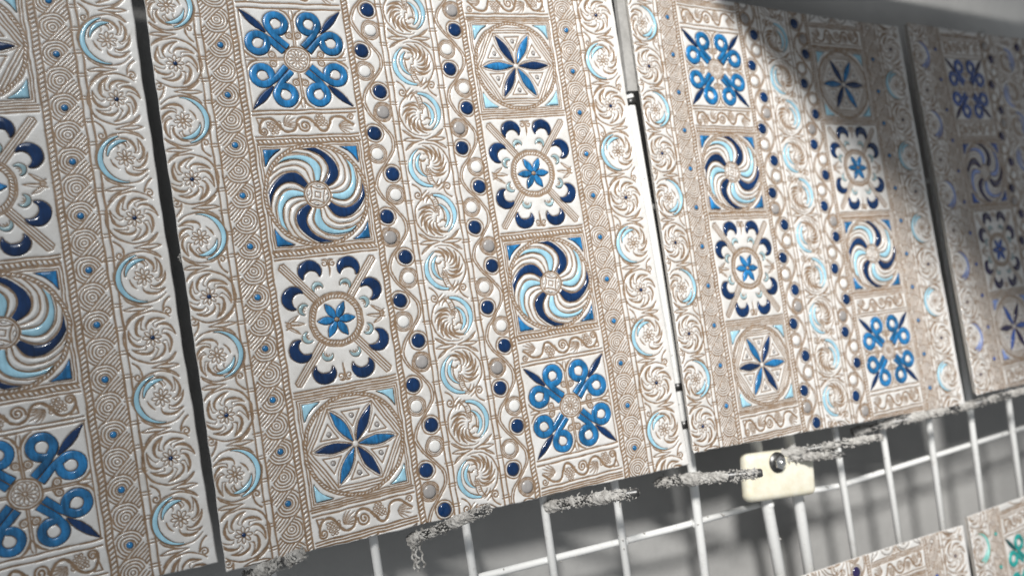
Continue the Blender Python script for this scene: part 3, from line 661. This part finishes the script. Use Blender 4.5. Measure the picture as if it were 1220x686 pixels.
# cream clip joining the two grids
bc = bpy.data.objects.new('grid_clip', None); col.objects.link(bc); bc.location = W(231, 190, 8)
tag(bc, 'cream plastic clip block with a hex screw joining the two wire grids', 'clip')
me = bpy.data.meshes.new('block'); import bmesh
bm = bmesh.new(); bmesh.ops.create_cube(bm, size=1)
for v in bm.verts: v.co = Vector((v.co.x*.061, v.co.y*.011, v.co.z*.034))
bmesh.ops.bevel(bm, geom=bm.edges[:], offset=.0048, segments=5, affect='EDGES', profile=.5)
bm.to_mesh(me); bm.free(); me.polygons.foreach_set('use_smooth', [True]*len(me.polygons))
blk = put('block', me, cream_m, bc); blk.rotation_euler = (0, math.radians(7), -math.radians(3))
blk.location = (-.001, .0, -.002)
mb = MB(); mb.tube([(-4.5, -8, 5+-10.2), (-4.5, -8, 5+-11.2)], 7.2, 20); o = put('washer', mb.mesh('washer'), steel_m, bc)
mb = MB(); mb.tube([(-4.5, -8, 5+-11.2), (-4.5, -8, 5+-14.5), (-4.5, -8, 5+-15.6)], [4.9, 4.9, 3.6], 6); o = put('screw_head', mb.mesh('screw_head', False), chrome_m, bc)
mb = MB(); mb.tube([(-4.5, -8, 5+-15.5), (-4.5, -8, 5+-16.8), (-4.5, -8, 5+-17.4)], [2.6, 2.2, .8], 14); o = put('screw_tip', mb.mesh('screw_tip'), chrome_m, bc)

# support pins, thick with dried glaze
def pin(label, a, b_, r, n, drip=None, bare=True):
    a = np.array(a, float); b_ = np.array(b_, float); root = bpy.data.objects.new('support_pin', None); col.objects.link(root)
    root.location = W(*a); bpy.context.view_layer.update()
    tag(root, label, 'support pin', 'crusted pins that hold the tiles')
    d = (b_-a); ln = np.linalg.norm(d); d /= ln
    mb = MB(); mb.tube([a, b_, b_+d*1.0], [r, r, r*.7], 12); o = put('rod', mb.mesh('rod'), steel_m, root); kid(o, root)
    cb = MB(); N_ = 46; n1 = np.cross(d, (0, 1, 0.)); n1 /= np.linalg.norm(n1); n2 = np.cross(d, n1); V = []; F = []; M_ = 16
    for i in range(N_+1):
        t = i/N_*(.975 if bare else 1.03); base = 1.12+.25*math.sin(t*9+a[0])+.2*math.sin(t*23)
        if t > .84: base *= .8
        for j in range(M_):
            q = 2*PI*j/M_; rad = r*(base+random.uniform(-.22, .30)); V.append(W(*(a+d*ln*t+rad*(math.cos(q)*n1+math.sin(q)*n2))))
    for i in range(N_):
        for j in range(M_): F.append((i*M_+j, i*M_+(j+1) % M_, (i+1)*M_+(j+1) % M_, (i+1)*M_+j))
    F += [tuple(range(M_)), tuple(N_*M_+j for j in range(M_))]; cb.add(V, F)
    crust_on(cb, a, a+d*ln*.96, r*1.25, n*3, .62); crust_on(cb, a, a+d*ln*.9, r*1.5, n//3, 1.0)
    for _ in range(n//5):
        p = a+d*ln*random.random()*.95; v = rng.normal(0, 1, 3); v[1] += .5; v /= np.linalg.norm(v); L_ = random.uniform(.5, 1.9)
        cb.tube([p+v*r*1.1, p+v*(r*1.3+L_*.6)+rng.normal(0, .4, 3), p+v*(r*1.3+L_)+rng.normal(0, .7, 3)], [.7, .55, .35], 5)
    if not bare: crust_on(cb, b_-d*2, b_+d*2, r*1.1, 70, .8)
    if drip is not None:
        for q in range(5):
            p = np.array(drip, float)+rng.normal(0, 1.3, 3)*np.array([1, .3, 1]); P = [p]
            for s_ in range(13): P.append(P[-1]+np.array([1.0*math.sin(s_*1.3+q*1.7), 1.25, .8*math.cos(s_*1.1+q)])+rng.normal(0, .25, 3))
            cb.tube(P, .62, 6)
    c = put('glaze_crust', cb.mesh('glaze_crust', False), crust_m, root); kid(c, root); c['kind'] = 'stuff'
PINS = [('stubby furry support pin under the left corner of the middle tile', (-133.4, 164.5, 11), (-110.5, 149.3, -32), 2.6, 110, None),
 ('support pin with a dangling curl of dried glaze under the middle tile', (-42.9, 168.5, 11), (-11.4, 151.3, -34), 2.4, 120, (-42, 168, 8)),
 ('flaky support pin under the right half of the middle tile, open wires below', (45.8, 170.5, 11), (85.5, 165.0, -34), 2.6, 190, None),
 ('horizontal crusted pin pointing at the cream clip with a bare dark tip', (129.9, 175.0, 11), (179.4, 174.7, -34), 2.8, 240, None),
 ('long crusted pin crossing above the cream clip', (213, 178.5, 14.2), (300, 178.0, -22), 2.2, 200, None),
 ('shorter lower pin of the crossed pair beside the cream clip', (222, 180.5, 14.7), (270, 184.0, -18), 2.0, 150, None),
 ('blurred crusted pin under the right corner of the sunlit tile', (322, 181.5, 21), (404, 177.0, -12), 2.4, 150, None),
 ('far crusted pin under the blurred right-edge tile', (420, 188.0, 27), (500, 180.0, -8), 2.4, 130, None)]
for q, (lab, a, b_, r, n, dr) in enumerate(PINS): pin(lab, a, b_, r, n, dr, bare=q in (2, 3, 5))

# ================================================================== BACKGROUND
mb = MB()
mb.add([W(-700, -900, -7), W(2200, -900, 239), W(2200, 1200, 239), W(-700, 1200, -7)], [(0, 1, 2, 3)])
wl = put('wall', mb.mesh('wall', False), wall_m); wl['kind'] = 'structure'; wl['label'] = 'plain grey wall behind the wire rack'
# shelf that juts out above the right-hand tiles; the light coming over its end makes the slanting shade
bm = bmesh.new(); bmesh.ops.create_cube(bm, size=1)
SX0, SX1, SY, SZ0, SZ1, STH = 214.0, 760.0, -199.0, 60.0, -480.0, 32.0
for v in bm.verts: v.co = W(SX0+(v.co.x+.5)*(SX1-SX0), SY-(v.co.z+.5)*STH, SZ0+(v.co.y+.5)*(SZ1-SZ0))
bmesh.ops.bevel(bm, geom=bm.edges[:], offset=.003, segments=2, affect='EDGES'); bmesh.ops.recalc_face_normals(bm, faces=bm.faces[:])
me = bpy.data.meshes.new('shelf'); bm.to_mesh(me); bm.free()
shelf_m, nt, b = new_mat('pale_concrete'); n = noise(nt, 7, 6, .6); r = ramp(nt, n.outputs[0], .3, .7, (.36, .36, .365), (.46, .46, .46))
nt.links.new(r.outputs[0], b.inputs['Base Color']); b.inputs['Roughness'].default_value = .9
sh = put('shelf', me, shelf_m); tag(sh, 'grey shelf above the right-hand tiles, its underside at the top right', 'shelf')

# top rail, added out of view to darken the gaps behind the left-hand tiles
bm = bmesh.new(); bmesh.ops.create_cube(bm, size=1)
for v in bm.verts: v.co = W(-690+(v.co.x+.5)*898, -199+(v.co.z+.5)*20, 6+(v.co.y+.5)*74)
bmesh.ops.bevel(bm, geom=bm.edges[:], offset=.002, segments=2, affect='EDGES'); bmesh.ops.recalc_face_normals(bm, faces=bm.faces[:])
me = bpy.data.meshes.new('light_blocker'); bm.to_mesh(me); bm.free()
rl = put('light_blocker', me, shelf_m); tag(rl, 'grey rail added out of view above the left-hand tiles to keep light out', 'blocker')
